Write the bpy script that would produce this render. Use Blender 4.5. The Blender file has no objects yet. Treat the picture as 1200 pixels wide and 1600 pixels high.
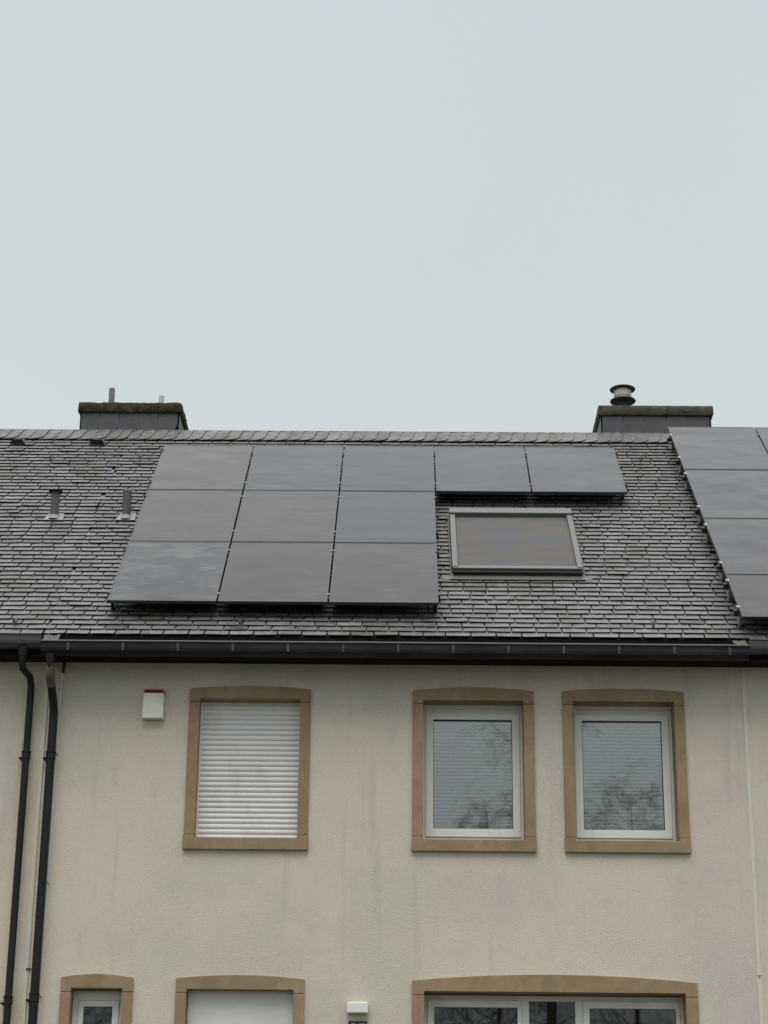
import bpy, bmesh, math, random
from mathutils import Vector, Matrix, noise
random.seed(7)
rad = math.radians
SC = bpy.context.scene
COL = SC.collection

# ------------------------------------------------------------------ camera
PITCH, YAW, ROLL = 0.3499512, -0.0125779, 0.0108663
cam_d = bpy.data.cameras.new('camera')
cam = bpy.data.objects.new('camera', cam_d)
COL.objects.link(cam)
F = Vector((math.sin(YAW)*math.cos(PITCH), math.cos(YAW)*math.cos(PITCH), math.sin(PITCH)))
R0 = Vector((math.cos(YAW), -math.sin(YAW), 0)); U0 = R0.cross(F)
RR = R0*math.cos(ROLL)+U0*math.sin(ROLL); UU = U0*math.cos(ROLL)-R0*math.sin(ROLL)
M = Matrix((RR, UU, -F)).transposed().to_4x4()
M.translation = Vector((0, -19.7185, 1.65))
cam.matrix_world = M
cam_d.sensor_fit = 'HORIZONTAL'; cam_d.sensor_width = 36.0
cam_d.lens = 3098.2755/1200*36
cam_d.clip_end = 3000
SC.camera = cam

# ------------------------------------------------------------------ sky
SUN_EL, SUN_AZ = rad(66), rad(192)
w = bpy.data.worlds.new('World'); SC.world = w; w.use_nodes = True
nt = w.node_tree; N = nt.nodes; L = nt.links; N.clear()
out = N.new('ShaderNodeOutputWorld'); bg = N.new('ShaderNodeBackground')
sky = N.new('ShaderNodeTexSky'); sky.sky_type = 'NISHITA'; sky.sun_disc = False
sky.sun_elevation = SUN_EL; sky.sun_rotation = SUN_AZ; sky.dust_density = 3.0
tc = N.new('ShaderNodeTexCoord'); sep = N.new('ShaderNodeSeparateXYZ')
L.new(tc.outputs['Generated'], sep.inputs[0])
ramp = N.new('ShaderNodeValToRGB')            # overcast: even low down, brighter overhead
ramp.color_ramp.interpolation = 'EASE'
els = ramp.color_ramp.elements
els[0].position = 0.0;  els[0].color = (.27, .295, .30, 1)
els[1].position = 1.0;  els[1].color = (1.0, 1.0, 1.0, 1)
for p, c in ((.30, (.338, .366, .370, 1)), (.46, (.318, .351, .357, 1)), (.60, (.315, .345, .354, 1)), (.70, (.42, .44, .45, 1)), (.85, (.86, .88, .88, 1))):
    e = els.new(p); e.color = c
L.new(sep.outputs['Z'], ramp.inputs[0])
nz = N.new('ShaderNodeTexNoise'); nz.inputs['Scale'].default_value = 2.2; nz.inputs['Detail'].default_value = 4
L.new(tc.outputs['Generated'], nz.inputs['Vector'])
mr = N.new('ShaderNodeMapRange'); mr.inputs[1].default_value = .3; mr.inputs[2].default_value = .7
mr.inputs[3].default_value = 16.0; mr.inputs[4].default_value = 17.0
L.new(nz.outputs['Fac'], mr.inputs[0])
sc_ = N.new('ShaderNodeVectorMath'); sc_.operation = 'SCALE'
L.new(ramp.outputs[0], sc_.inputs[0]); L.new(mr.outputs[0], sc_.inputs['Scale'])
mix = N.new('ShaderNodeMixRGB'); mix.inputs[0].default_value = .93
L.new(sky.outputs[0], mix.inputs[1]); L.new(sc_.outputs[0], mix.inputs[2])
L.new(mix.outputs[0], bg.inputs[0]); bg.inputs[1].default_value = 0.1
L.new(bg.outputs[0], out.inputs[0])

# ------------------------------------------------------------------ sun behind the cloud
sd = bpy.data.lights.new('sun', 'SUN'); sd.energy = 1.5; sd.angle = rad(50); sd.color = (1, .97, .93)
so = bpy.data.objects.new('sun', sd); COL.objects.link(so)
dirv = Vector((math.sin(SUN_AZ)*math.cos(SUN_EL), math.cos(SUN_AZ)*math.cos(SUN_EL), math.sin(SUN_EL)))
so.rotation_euler = dirv.to_track_quat('Z', 'Y').to_euler(); so.location = dirv*60
vs = SC.view_settings
vs.view_transform = 'Standard'; vs.look = 'None'; vs.gamma = 1; vs.exposure = 0.28; vs.use_curve_mapping = False

# ------------------------------------------------------------------ helpers
ROOT = {}
def tag(o, label=None, cat=None, group=None, kind=None):
    if label: o['label'] = label
    if cat: o['category'] = cat
    if group: o['group'] = group
    if kind: o['kind'] = kind
    return o
def empty(name, loc, label, cat, group=None):
    o = bpy.data.objects.new(name, None); COL.objects.link(o); o.location = loc
    o.empty_display_size = .1
    ROOT[o] = Vector(loc)
    return tag(o, label, cat, group)

class MB:
    """collects shapes given in world coordinates and links them as one mesh object"""
    def __init__(s): s.v = []; s.f = []; s.m = []; s.t = []
    def poly(s, pts, faces, m=0, tone=0.5):
        b = len(s.v); s.v += [tuple(p) for p in pts]
        for f in faces: s.f.append([b+i for i in f]); s.m.append(m); s.t.append(tone)
    def box(s, x0, x1, y0, y1, z0, z1, m=0, tone=.5):
        s.hexa([(x0,y0,z0),(x1,y0,z0),(x1,y1,z0),(x0,y1,z0),(x0,y0,z1),(x1,y0,z1),(x1,y1,z1),(x0,y1,z1)], m, tone)
    def hexa(s, p, m=0, tone=.5):
        s.poly(p, [(3,2,1,0),(4,5,6,7),(0,1,5,4),(1,2,6,5),(2,3,7,6),(3,0,4,7)], m, tone)
    def prism(s, loop, vec, m=0, tone=.5):
        n = len(loop); a = [Vector(p) for p in loop]; v = Vector(vec)
        nr = Vector((0,0,0))
        for i in range(n): nr += (a[i]-a[0]).cross(a[(i+1)%n]-a[0])
        if nr.dot(v) > 0: a = a[::-1]
        s.poly(a+[p+v for p in a], [tuple(range(n)), tuple(range(2*n-1, n-1, -1))]+[(i, i+n, (i+1)%n+n, (i+1)%n) for i in range(n)], m, tone)
    def sweep(s, prof, x0, x1, m=0):
        """open (y,z) profile swept along x"""
        n = len(prof)
        s.poly([(x0,y,z) for y,z in prof]+[(x1,y,z) for y,z in prof], [(i,i+1,i+1+n,i+n) for i in range(n-1)], m)
    def tube(s, pts, r, seg=12, m=0, caps=True, tone=.5):
        P = [Vector(p) for p in pts]; n = len(P)
        rs = r if isinstance(r, (list, tuple)) else [r]*n
        b = len(s.v); up = None
        for i, p in enumerate(P):
            d = (P[min(i+1,n-1)]-P[max(i-1,0)]).normalized()
            if up is None: up = d.orthogonal().normalized()
            else: up = (up-d*up.dot(d)).normalized()
            q = d.cross(up)
            for k in range(seg):
                a = 2*math.pi*k/seg
                s.v.append(tuple(p+(up*math.cos(a)+q*math.sin(a))*rs[i]))
        for i in range(n-1):
            for k in range(seg):
                s.f.append([b+i*seg+k, b+i*seg+(k+1)%seg, b+(i+1)*seg+(k+1)%seg, b+(i+1)*seg+k]); s.m.append(m); s.t.append(tone)
        if caps:
            s.f.append([b+k for k in range(seg)][::-1]); s.m.append(m); s.t.append(tone)
            s.f.append([b+(n-1)*seg+k for k in range(seg)]); s.m.append(m); s.t.append(tone)
    def build(s, name, mats, parent=None, bevel=0, smooth=False, origin=None, tones=False):
        me = bpy.data.meshes.new(name)
        root = parent
        while root is not None and root not in ROOT: root = root.parent
        off = ROOT[root] if root is not None else Vector(origin or (0,0,0))
        me.from_pydata([Vector(p)-off for p in s.v], [], s.f)
        mats = mats if isinstance(mats, (list, tuple)) else [mats]
        for m in mats: me.materials.append(m)
        me.polygons.foreach_set('material_index', s.m)
        if smooth: me.polygons.foreach_set('use_smooth', [True]*len(s.f))
        if tones:
            at = me.attributes.new('tone', 'FLOAT', 'FACE'); at.data.foreach_set('value', s.t)
        me.update()
        o = bpy.data.objects.new(name, me); COL.objects.link(o)
        if parent is not None: o.parent = parent
        elif origin: o.location = origin
        if bevel:
            b = o.modifiers.new('bevel', 'BEVEL'); b.width = bevel; b.segments = 2; b.limit_method = 'ANGLE'; b.angle_limit = rad(40)
        if smooth:
            try:
                me.set_sharp_from_angle(angle=rad(35))
            except Exception: pass
        return o

# ------------------------------------------------------------------ materials
def mat(name, base, rough=.6, var=None, metal=0, spec=.5, bump=None, layers=(), coord='Object', rvar=None):
    """base colour + list of (colour, scale, lo, hi, stretch xyz) noise layers; bump = list of (scale, strength, dist)"""
    m = bpy.data.materials.new(name); m.use_nodes = True
    t = m.node_tree; n = t.nodes; l = t.links
    p = n['Principled BSDF']
    p.inputs['Roughness'].default_value = rough; p.inputs['Metallic'].default_value = metal
    p.inputs['Specular IOR Level'].default_value = spec
    tc = n.new('ShaderNodeTexCoord')
    rgb = n.new('ShaderNodeRGB'); rgb.outputs[0].default_value = (*base, 1); cur = rgb.outputs[0]
    def vec(st, ofs):
        mp = n.new('ShaderNodeMapping'); mp.inputs['Scale'].default_value = st; mp.inputs['Location'].default_value = (ofs, ofs*1.7, -ofs)
        l.new(tc.outputs[coord], mp.inputs[0]); return mp.outputs[0]
    for i, (c, s, lo, hi, st, amt) in enumerate(layers):
        nz = n.new('ShaderNodeTexNoise'); nz.inputs['Scale'].default_value = s; nz.inputs['Detail'].default_value = 6; nz.inputs['Roughness'].default_value = .62
        l.new(vec(st, 3.3*i+1), nz.inputs['Vector'])
        mr = n.new('ShaderNodeMapRange'); mr.inputs[1].default_value = lo; mr.inputs[2].default_value = hi; mr.inputs[4].default_value = amt
        l.new(nz.outputs['Fac'], mr.inputs[0])
        mx = n.new('ShaderNodeMixRGB'); l.new(mr.outputs[0], mx.inputs[0]); l.new(cur, mx.inputs[1]); mx.inputs[2].default_value = (*c, 1)
        cur = mx.outputs[0]
    l.new(cur, p.inputs['Base Color'])
    if rvar:
        nz = n.new('ShaderNodeTexNoise'); nz.inputs['Scale'].default_value = rvar[0]; nz.inputs['Detail'].default_value = 5
        l.new(tc.outputs[coord], nz.inputs['Vector'])
        mr = n.new('ShaderNodeMapRange'); mr.inputs[1].default_value = .3; mr.inputs[2].default_value = .7
        mr.inputs[3].default_value = rvar[1]; mr.inputs[4].default_value = rvar[2]
        l.new(nz.outputs['Fac'], mr.inputs[0]); l.new(mr.outputs[0], p.inputs['Roughness'])
    prev = None
    for (s, st, d) in (bump or ()):
        nz = n.new('ShaderNodeTexNoise'); nz.inputs['Scale'].default_value = s; nz.inputs['Detail'].default_value = 5; nz.inputs['Roughness'].default_value = .72
        l.new(tc.outputs[coord], nz.inputs['Vector'])
        b = n.new('ShaderNodeBump'); b.inputs['Strength'].default_value = st; b.inputs['Distance'].default_value = d
        l.new(nz.outputs['Fac'], b.inputs['Height'])
        if prev: l.new(prev, b.inputs['Normal'])
        prev = b.outputs[0]
    if prev: l.new(prev, p.inputs['Normal'])
    m['cur'] = 0
    return m
U1 = (1,1,1)
RENDER = mat('cream_render', (.73,.65,.535), .92, spec=.2,
    layers=[((.60,.575,.465), .8, .46, .64, U1, .6), ((.60,.535,.485), .65, .50, .66, (1,1,.8), .75),
            ((.47,.42,.35), 1.7, .56, .78, (2.6,1,.18), .6), ((.44,.41,.33), 4.5, .60, .80, (1,1,.7), .35),
            ((.82,.76,.65), 42, .54, .70, U1, .65), ((.40,.35,.28), 48, .58, .74, U1, .6), ((.22,.19,.15), 24, .66, .78, U1, .55)],
    bump=[(90, .9, .011), (45, .25, .007)])
STONE = mat('tan_sandstone', (.305,.214,.128), .88, spec=.2,
    layers=[((.385,.28,.178), 2.6, .40, .68, U1, .8), ((.17,.125,.08), 3.4, .52, .74, (1,1,.4), .65), ((.22,.165,.115), 13, .48, .7, U1, .5),
            ((.45,.34,.23), 85, .60, .74, U1, .45), ((.13,.095,.06), 60, .62, .76, U1, .45)], bump=[(110, .45, .004), (30, .3, .005)])
UPVC = mat('white_window_plastic', (.77,.77,.73), .35, layers=[((.55,.56,.52), 6, .5, .8, (1,1,.3), .5)])
SEAL = mat('black_rubber_seal', (.012,.012,.014), .6)
SHUT = mat('white_shutter_slat', (.73,.725,.71), .4, layers=[((.52,.51,.49), 4, .5, .75, (1,1,.5), .6), ((.35,.33,.3), 30, .70, .8, U1, .5)])
BLIND = mat('pale_blind_slat', (.66,.68,.67), .55)
DOORM = mat('white_door_paint', (.75,.75,.72), .4, layers=[((.6,.6,.58), 3, .45, .7, U1, .5)])
ZINC = mat('weathered_zinc', (.016,.0145,.016), .6, spec=.25, metal=.0, layers=[((.042,.042,.043), 5, .45, .7, (.5,1,1), .7), ((.014,.012,.012), 9, .55, .75, (.4,1,1), .6)])
ZINCL = mat('grey_zinc', (.075,.075,.077), .4, metal=.3, layers=[((.11,.11,.11), 6, .45, .7, (.5,1,1), .6)])
BEAD = mat('zinc_bead', (.115,.122,.12), .35, metal=.4, layers=[((.12,.14,.13), 7, .45, .7, U1, .7)])
PIPE = mat('dark_painted_pipe', (.010,.0095,.010), .55, spec=.3, layers=[((.022,.020,.019), 7, .5, .75, (1,1,.25), .7)])
COPPER = mat('brown_pipe_sleeve', (.14,.105,.07), .5, layers=[((.06,.045,.035), 8, .4, .65, (1,1,.6), .9)])
FASCIA = mat('dark_stained_board', (.009,.006,.0055), .8, spec=.15, layers=[((.015,.010,.008), 4, .45, .7, (.3,1,3), .8)])
JOINTM = mat('pale_joint_profile', (.73,.70,.61), .7)
PALE = mat('pale_plastic_conduit', (.58,.58,.55), .45)
BLACK = mat('black_plastic', (.012,.012,.013), .5)
LEAD = mat('grey_lead_flashing', (.27,.28,.28), .55, layers=[((.18,.19,.18), 9, .45, .7, U1, .7)])
LEADD = mat('mossy_lead_apron', (.07,.068,.058), .6, layers=[((.07,.075,.04), 7, .45, .65, U1, .9), ((.15,.15,.14), 11, .62, .75, U1, .6)])
VENTP = mat('grey_vent_pipe', (.085,.092,.09), .6, spec=.3, layers=[((.085,.095,.09), 10, .45, .7, U1, .8)])
MOSS = mat('mossy_concrete', (.05,.045,.030), .95, spec=.1, layers=[((.105,.095,.045), 9, .48, .66, U1, .85), ((.018,.017,.012), 14, .52, .68, U1, .9), ((.17,.145,.085), 30, .60, .72, U1, .7)], bump=[(35, .9, .02), (90, .6, .01)])
CONC = mat('lichen_concrete', (.085,.078,.062), .95, spec=.15, layers=[((.15,.135,.09), 12, .52, .7, U1, .8), ((.03,.028,.022), 9, .5, .66, (1,1,2), .9), ((.2,.18,.13), 40, .62, .72, U1, .6)], bump=[(60, .6, .01)])
SLATEC = mat('chimney_slate', (.055,.056,.062), .5, layers=[((.08,.081,.085), 4, .4, .7, U1, .8)])
CLAY = mat('grey_green_flue', (.20,.20,.165), .8, layers=[((.13,.135,.11), 14, .45, .7, U1, .8)])
STEEL = mat('dull_steel', (.52,.51,.47), .35, metal=.6, layers=[((.3,.29,.26), 12, .5, .7, U1, .7)])
CDARK = mat('dark_cowl_disc', (.055,.055,.048), .6, layers=[((.11,.105,.085), 16, .5, .7, U1, .7)])
CREAMB = mat('cream_plastic', (.79,.78,.65), .4, layers=[((.52,.53,.44), 5, .45, .7, U1, .6)])
REDL = mat('red_strobe_plastic', (.30,.012,.014), .25)
LAMPW = mat('opal_white_plastic', (.78,.78,.78), .3)
PLATEB = mat('black_enamel', (.008,.008,.009), .3)
PLATEW = mat('pale_plate_edge', (.42,.42,.38), .5)
DIGIT = mat('grey_digit', (.30,.31,.32), .5)
STRAP = mat('zinc_strap', (.075,.075,.075), .5, layers=[((.035,.034,.034), 3, .4, .65, U1, .9)])
CLAMPM = mat('dull_clamp_metal', (.20,.205,.21), .5, metal=.5)
ANOD = mat('black_anodised_frame', (.05,.051,.054), .35, metal=.6)
ALU = mat('bare_aluminium', (.42,.43,.44), .4, metal=.8)
SKYG = mat('grey_coated_metal', (.125,.13,.124), .55, metal=.1, layers=[((.115,.12,.112), 6, .45, .7, U1, .6)])
SKYS = mat('taupe_shutter_metal', (.105,.091,.072), .6, metal=.1, layers=[((.080,.086,.102), 1.6, .42, .62, (1,1.6,1.6), .9)])
INNER = mat('dim_plaster', (.30,.28,.25), .9)
GRASS = mat('lawn_and_gravel', (.05,.055,.03), .95, layers=[((.085,.08,.065), .3, .45, .6, U1, .9)])
BARK = mat('bare_bark', (.15,.14,.125), .9)

# slate: per-slate tone plus wet patches and moss
def slate_material(name, wet):
    m = bpy.data.materials.new(name); m.use_nodes = True
    t = m.node_tree; n = t.nodes; l = t.links; p = n['Principled BSDF']
    at = n.new('ShaderNodeAttribute'); at.attribute_name = 'tone'
    cr = n.new('ShaderNodeValToRGB'); e = cr.color_ramp.elements
    e[0].color = (.062,.062,.063,1); e[1].color = (.21,.21,.21,1)
    for pp, c in ((.2,(.105,.103,.101,1)), (.75,(.152,.152,.152,1)), (.9,(.172,.170,.165,1))):
        x = e.new(pp); x.color = c
    l.new(at.outputs['Fac'], cr.inputs[0])
    tc = n.new('ShaderNodeTexCoord')
    def nzf(s, lo, hi, amt, st=(1,1,1), o=0):
        mp = n.new('ShaderNodeMapping'); mp.inputs['Scale'].default_value = st; mp.inputs['Location'].default_value = (o,o,o)
        l.new(tc.outputs['Object'], mp.inputs[0])
        z = n.new('ShaderNodeTexNoise'); z.inputs['Scale'].default_value = s; z.inputs['Detail'].default_value = 6; z.inputs['Roughness'].default_value = .6
        l.new(mp.outputs[0], z.inputs['Vector'])
        r = n.new('ShaderNodeMapRange'); r.inputs[1].default_value = lo; r.inputs[2].default_value = hi; r.inputs[4].default_value = amt
        l.new(z.outputs['Fac'], r.inputs[0]); return r.outputs[0]
    cur = cr.outputs[0]
    for c, f in (((.05,.049,.047,1), nzf(.9, .48, .72, .6, o=4)), ((.19,.19,.186,1), nzf(11, .48, .68, .75, o=9)),
                 ((.075,.073,.045,1), nzf(2.1, .52, .68, .7, (1,.7,.7), 2)), ((.035,.034,.03,1), nzf(19, .54, .68, .7, o=1))):
        mx = n.new('ShaderNodeMixRGB'); l.new(f, mx.inputs[0]); l.new(cur, mx.inputs[1]); mx.inputs[2].default_value = c; cur = mx.outputs[0]
    l.new(cur, p.inputs['Base Color'])
    r = n.new('ShaderNodeMapRange'); r.inputs[3].default_value = wet; r.inputs[4].default_value = wet+.22
    l.new(nzf(3.5, .35, .65, 1, o=6), r.inputs[0]); l.new(r.outputs[0], p.inputs['Roughness'])
    z = n.new('ShaderNodeTexNoise'); z.inputs['Scale'].default_value = 26; z.inputs['Detail'].default_value = 5
    l.new(tc.outputs['Object'], z.inputs['Vector'])
    b = n.new('ShaderNodeBump'); b.inputs['Strength'].default_value = .35; b.inputs['Distance'].default_value = .008
    l.new(z.outputs['Fac'], b.inputs['Height']); l.new(b.outputs[0], p.inputs['Normal'])
    return m
SLATE = slate_material('roof_slate', .40)
EDGE = mat('shaded_slate_edge', (.030,.031,.027), .95, spec=.1, layers=[((.05,.05,.035), 6, .5, .7, U1, .7)])  # joint shade painted into the slate butts and sides, with a mossy tint
UNDER = mat('dark_roof_underlay', (.012,.012,.012), .95)

def glass_material(name, refl, tint):
    m = bpy.data.materials.new(name); m.use_nodes = True
    t = m.node_tree; n = t.nodes; l = t.links; n.remove(n['Principled BSDF'])
    o = n['Material Output']
    tr = n.new('ShaderNodeBsdfTransparent'); tr.inputs[0].default_value = (*tint, 1)
    gl = n.new('ShaderNodeBsdfGlossy'); gl.inputs['Roughness'].default_value = 0.012
    fr = n.new('ShaderNodeFresnel'); fr.inputs[0].default_value = 1.5
    ad = n.new('ShaderNodeMath'); ad.operation = 'ADD'; ad.use_clamp = True; ad.inputs[1].default_value = refl
    l.new(fr.outputs[0], ad.inputs[0])
    mx = n.new('ShaderNodeMixShader'); l.new(ad.outputs[0], mx.inputs[0]); l.new(tr.outputs[0], mx.inputs[1]); l.new(gl.outputs[0], mx.inputs[2])
    z = n.new('ShaderNodeTexNoise'); z.inputs['Scale'].default_value = 2.5
    tc = n.new('ShaderNodeTexCoord'); l.new(tc.outputs['Object'], z.inputs['Vector'])
    b = n.new('ShaderNodeBump'); b.inputs['Strength'].default_value = .008; b.inputs['Distance'].default_value = .01
    l.new(z.outputs['Fac'], b.inputs['Height']); l.new(b.outputs[0], gl.inputs['Normal'])
    l.new(mx.outputs[0], o.inputs[0]); return m
GLASS = glass_material('window_glass', .17, (.86,.885,.88))
GLASSD = glass_material('ground_floor_glass', .05, (.62,.65,.66))

def panel_glass():
    m = bpy.data.materials.new('solar_glass'); m.use_nodes = True
    t = m.node_tree; n = t.nodes; l = t.links; p = n['Principled BSDF']
    g = n.new('ShaderNodeNewGeometry'); oi = n.new('ShaderNodeObjectInfo')
    def noise_(scale, st, lo, hi, a, b_):
        mp = n.new('ShaderNodeMapping'); mp.inputs['Scale'].default_value = st
        l.new(g.outputs['Position'], mp.inputs[0])
        z = n.new('ShaderNodeTexNoise'); z.inputs['Scale'].default_value = scale; z.inputs['Detail'].default_value = 7; z.inputs['Roughness'].default_value = .6; z.inputs['Distortion'].default_value = .6
        l.new(mp.outputs[0], z.inputs['Vector'])
        r = n.new('ShaderNodeMapRange'); r.inputs[1].default_value = lo; r.inputs[2].default_value = hi; r.inputs[3].default_value = a; r.inputs[4].default_value = b_
        l.new(z.outputs['Fac'], r.inputs[0]); return r.outputs[0]
    c = n.new('ShaderNodeMixRGB'); c.inputs[1].default_value = (.016,.015,.0155,1); c.inputs[2].default_value = (.011,.016,.024,1)
    l.new(oi.outputs['Random'], c.inputs[0])
    d = n.new('ShaderNodeMixRGB'); d.inputs[2].default_value = (.165,.165,.162,1)
    ml = n.new('ShaderNodeMath'); ml.operation = 'MULTIPLY'
    l.new(noise_(.55, (1,1.3,1.3), .44, .62, 0, 1), ml.inputs[0]); l.new(noise_(3.2, (.7,2.6,2.6), .50, .68, 0, .20), ml.inputs[1])
    am = n.new('ShaderNodeAttribute'); am.attribute_type = 'OBJECT'; am.attribute_name = 'smear'
    m2 = n.new('ShaderNodeMath'); m2.operation = 'MULTIPLY'; l.new(am.outputs['Fac'], m2.inputs[0]); l.new(noise_(2.3, (.8,1.9,1.9), .47, .66, 0, 1), m2.inputs[1])
    m3 = n.new('ShaderNodeMath'); m3.operation = 'ADD'; l.new(ml.outputs[0], m3.inputs[0]); l.new(m2.outputs[0], m3.inputs[1])
    sm = n.new('ShaderNodeMath'); sm.operation = 'ADD'; l.new(m3.outputs[0], sm.inputs[0]); l.new(noise_(1.6, (1,2,2), .42, .76, 0, .09), sm.inputs[1])
    l.new(sm.outputs[0], d.inputs[0]); l.new(c.outputs[0], d.inputs[1])
    l.new(d.outputs[0], p.inputs['Base Color'])
    l.new(noise_(1.4, (.8,2.6,2.6), .38, .68, .10, .26), p.inputs['Roughness'])
    p.inputs['IOR'].default_value = 1.33
    return m
PGLASS = panel_glass()

# ------------------------------------------------------------------ roof frame
TH = 0.703573407                      # 40.31 degrees
SV = Vector((0, math.cos(TH), math.sin(TH))); NV = Vector((0, -math.sin(TH), math.cos(TH)))
P0 = Vector((0, 0, 7.848497))         # on the plane of the solar glass
HS = -.14                             # slate surface below it
def rp(x, s, h=0): return Vector((x, 0, 0))+P0+SV*s+NV*h
S_EAVE, S_RIDGE = -.54, 6.13
XL, XR = -3.70, 3.455
ENDL, ENDR = -8.4, 8.2
RIDGE = rp(0, S_RIDGE, HS)

# ------------------------------------------------------------------ ground
g = MB()
ys = [-900, -300, -100, -60, -30, -14, -8, -6, -4.5, -3, -1, 2, 6, 11, 14, 20, 60, 300, 900]
def gz(y):
    if y < -8: return 0.0
    if y < -3: k = (y+8)/5; return 1.8*(3*k*k-2*k*k*k)
    return 1.8
xs = [-900, -300, -100, -40, -15, -5, 0, 5, 15, 40, 100, 300, 900]
g.poly([(x, y, gz(y)) for y in ys for x in xs], [(j*13+i, j*13+i+1, (j+1)*13+i+1, (j+1)*13+i) for j in range(len(ys)-1) for i in range(12)])
tag(g.build('ground', GRASS), kind='structure')

# ------------------------------------------------------------------ houses
def house(name_label, x0): return empty('terraced_house', (x0, 0, 1.8), name_label, 'house', 'houses of the terrace')
H_MID = house('cream rendered terraced house with four sandstone window surrounds and an L shaped solar array', 0)
H_LEFT = house('neighbouring house at the left edge, with a capped vent pipe on its slates', -5.5)
H_RIGHT = house('neighbouring house at the right edge of the photo, roof covered by tall solar panels', 5.5)

OUT = {  # opening outline of the stone: x0, x1, z bottom, z lintel corner, jamb width
 'A': (-2.215, -.976, 5.249, 6.898), 'B': (.068, 1.302, 5.249, 6.898), 'C': (1.595, 2.835, 5.249, 6.898),
 'S': (-3.346, -2.643, 2.75, 3.988), 'D': (-2.224, -.971, 1.8, 3.988), 'G': (.077, 2.847, 2.35, 3.988)}
def wall(parent, x0, x1, z0, z1, holes, yf=0, yb=.32):
    X = sorted(set([x0, x1]+[h[i] for h in holes for i in (0,1)])); Z = sorted(set([z0, z1]+[h[i] for h in holes for i in (2,3)]))
    m = MB(); nx = len(X); nzn = len(Z)
    def solid(i, j):
        if i < 0 or j < 0 or i >= nx-1 or j >= nzn-1: return False
        cx = (X[i]+X[i+1])/2; cz = (Z[j]+Z[j+1])/2
        return not any(h[0] < cx < h[1] and h[2] < cz < h[3] for h in holes)
    m.v = [(x, y, z) for y in (yf, yb) for z in Z for x in X]
    id_ = lambda k, i, j: k*nx*nzn+j*nx+i
    for i in range(nx-1):
        for j in range(nzn-1):
            if not solid(i, j): continue
            F_ = [[id_(0,i,j), id_(0,i+1,j), id_(0,i+1,j+1), id_(0,i,j+1)], [id_(1,i,j+1), id_(1,i+1,j+1), id_(1,i+1,j), id_(1,i,j)]]
            if not solid(i-1, j): F_.append([id_(0,i,j), id_(0,i,j+1), id_(1,i,j+1), id_(1,i,j)])
            if not solid(i+1, j): F_.append([id_(0,i+1,j+1), id_(0,i+1,j), id_(1,i+1,j), id_(1,i+1,j+1)])
            if not solid(i, j-1): F_.append([id_(0,i+1,j), id_(0,i,j), id_(1,i,j), id_(1,i+1,j)])
            if not solid(i, j+1): F_.append([id_(0,i,j+1), id_(0,i+1,j+1), id_(1,i+1,j+1), id_(1,i,j+1)])
            for f in F_: m.f.append(f); m.m.append(0); m.t.append(.5)
    # back wall and gable ends close the shell
    yB = 2*RIDGE.y+.32-.32
    m.box(x0, x1, yB-.3, yB, z0, z1)
    m.box(x0, x0+.12, yb, yB-.3, z0, z1-.002); m.box(x1-.12, x1, yb, yB-.3, z0, z1-.002)
    return m.build('wall', RENDER, parent)
ZT = 7.172
wall(H_MID, XL, XR, 1.6, ZT, [(a+.03, b-.03, c+.03 if c > 2 else 1.61, d-.03) for a, b, c, d in OUT.values()])
wall(H_LEFT, ENDL, XL-.004, 1.6, ZT, []); wall(H_RIGHT, XR+.004, ENDR, 1.6, ZT, [])
for h, a, b in ((H_MID, XL, XR), (H_LEFT, ENDL, XL-.004), (H_RIGHT, XR+.004, ENDR)):
    m = MB()
    for z in (4.55, 7.176): m.box(a+.13, b-.13, .33 if z < 7 else .0, 2*RIDGE.y-.31, z, z+.15)
    m.build('floor_slab', INNER, h)
    m = MB()                                             # fascia and soffit boards
    m.box(a, b, -.300, -.275, 7.165, 7.372); m.box(a, b, -.2745, -.0005, 7.172, 7.19)
    m.build('eaves_board', FASCIA, h)
    tri = [(0, -.27, 7.20), (0, RIDGE.y, RIDGE.z-.06), (0, 2*RIDGE.y+.27, 7.20)]
    if h is not H_MID:
        e = a if h is H_LEFT else b-.12
        g_ = MB(); g_.prism([(e, y, z) for _, y, z in tri], (.12, 0, 0)); g_.build('gable', RENDER, h)

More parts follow.
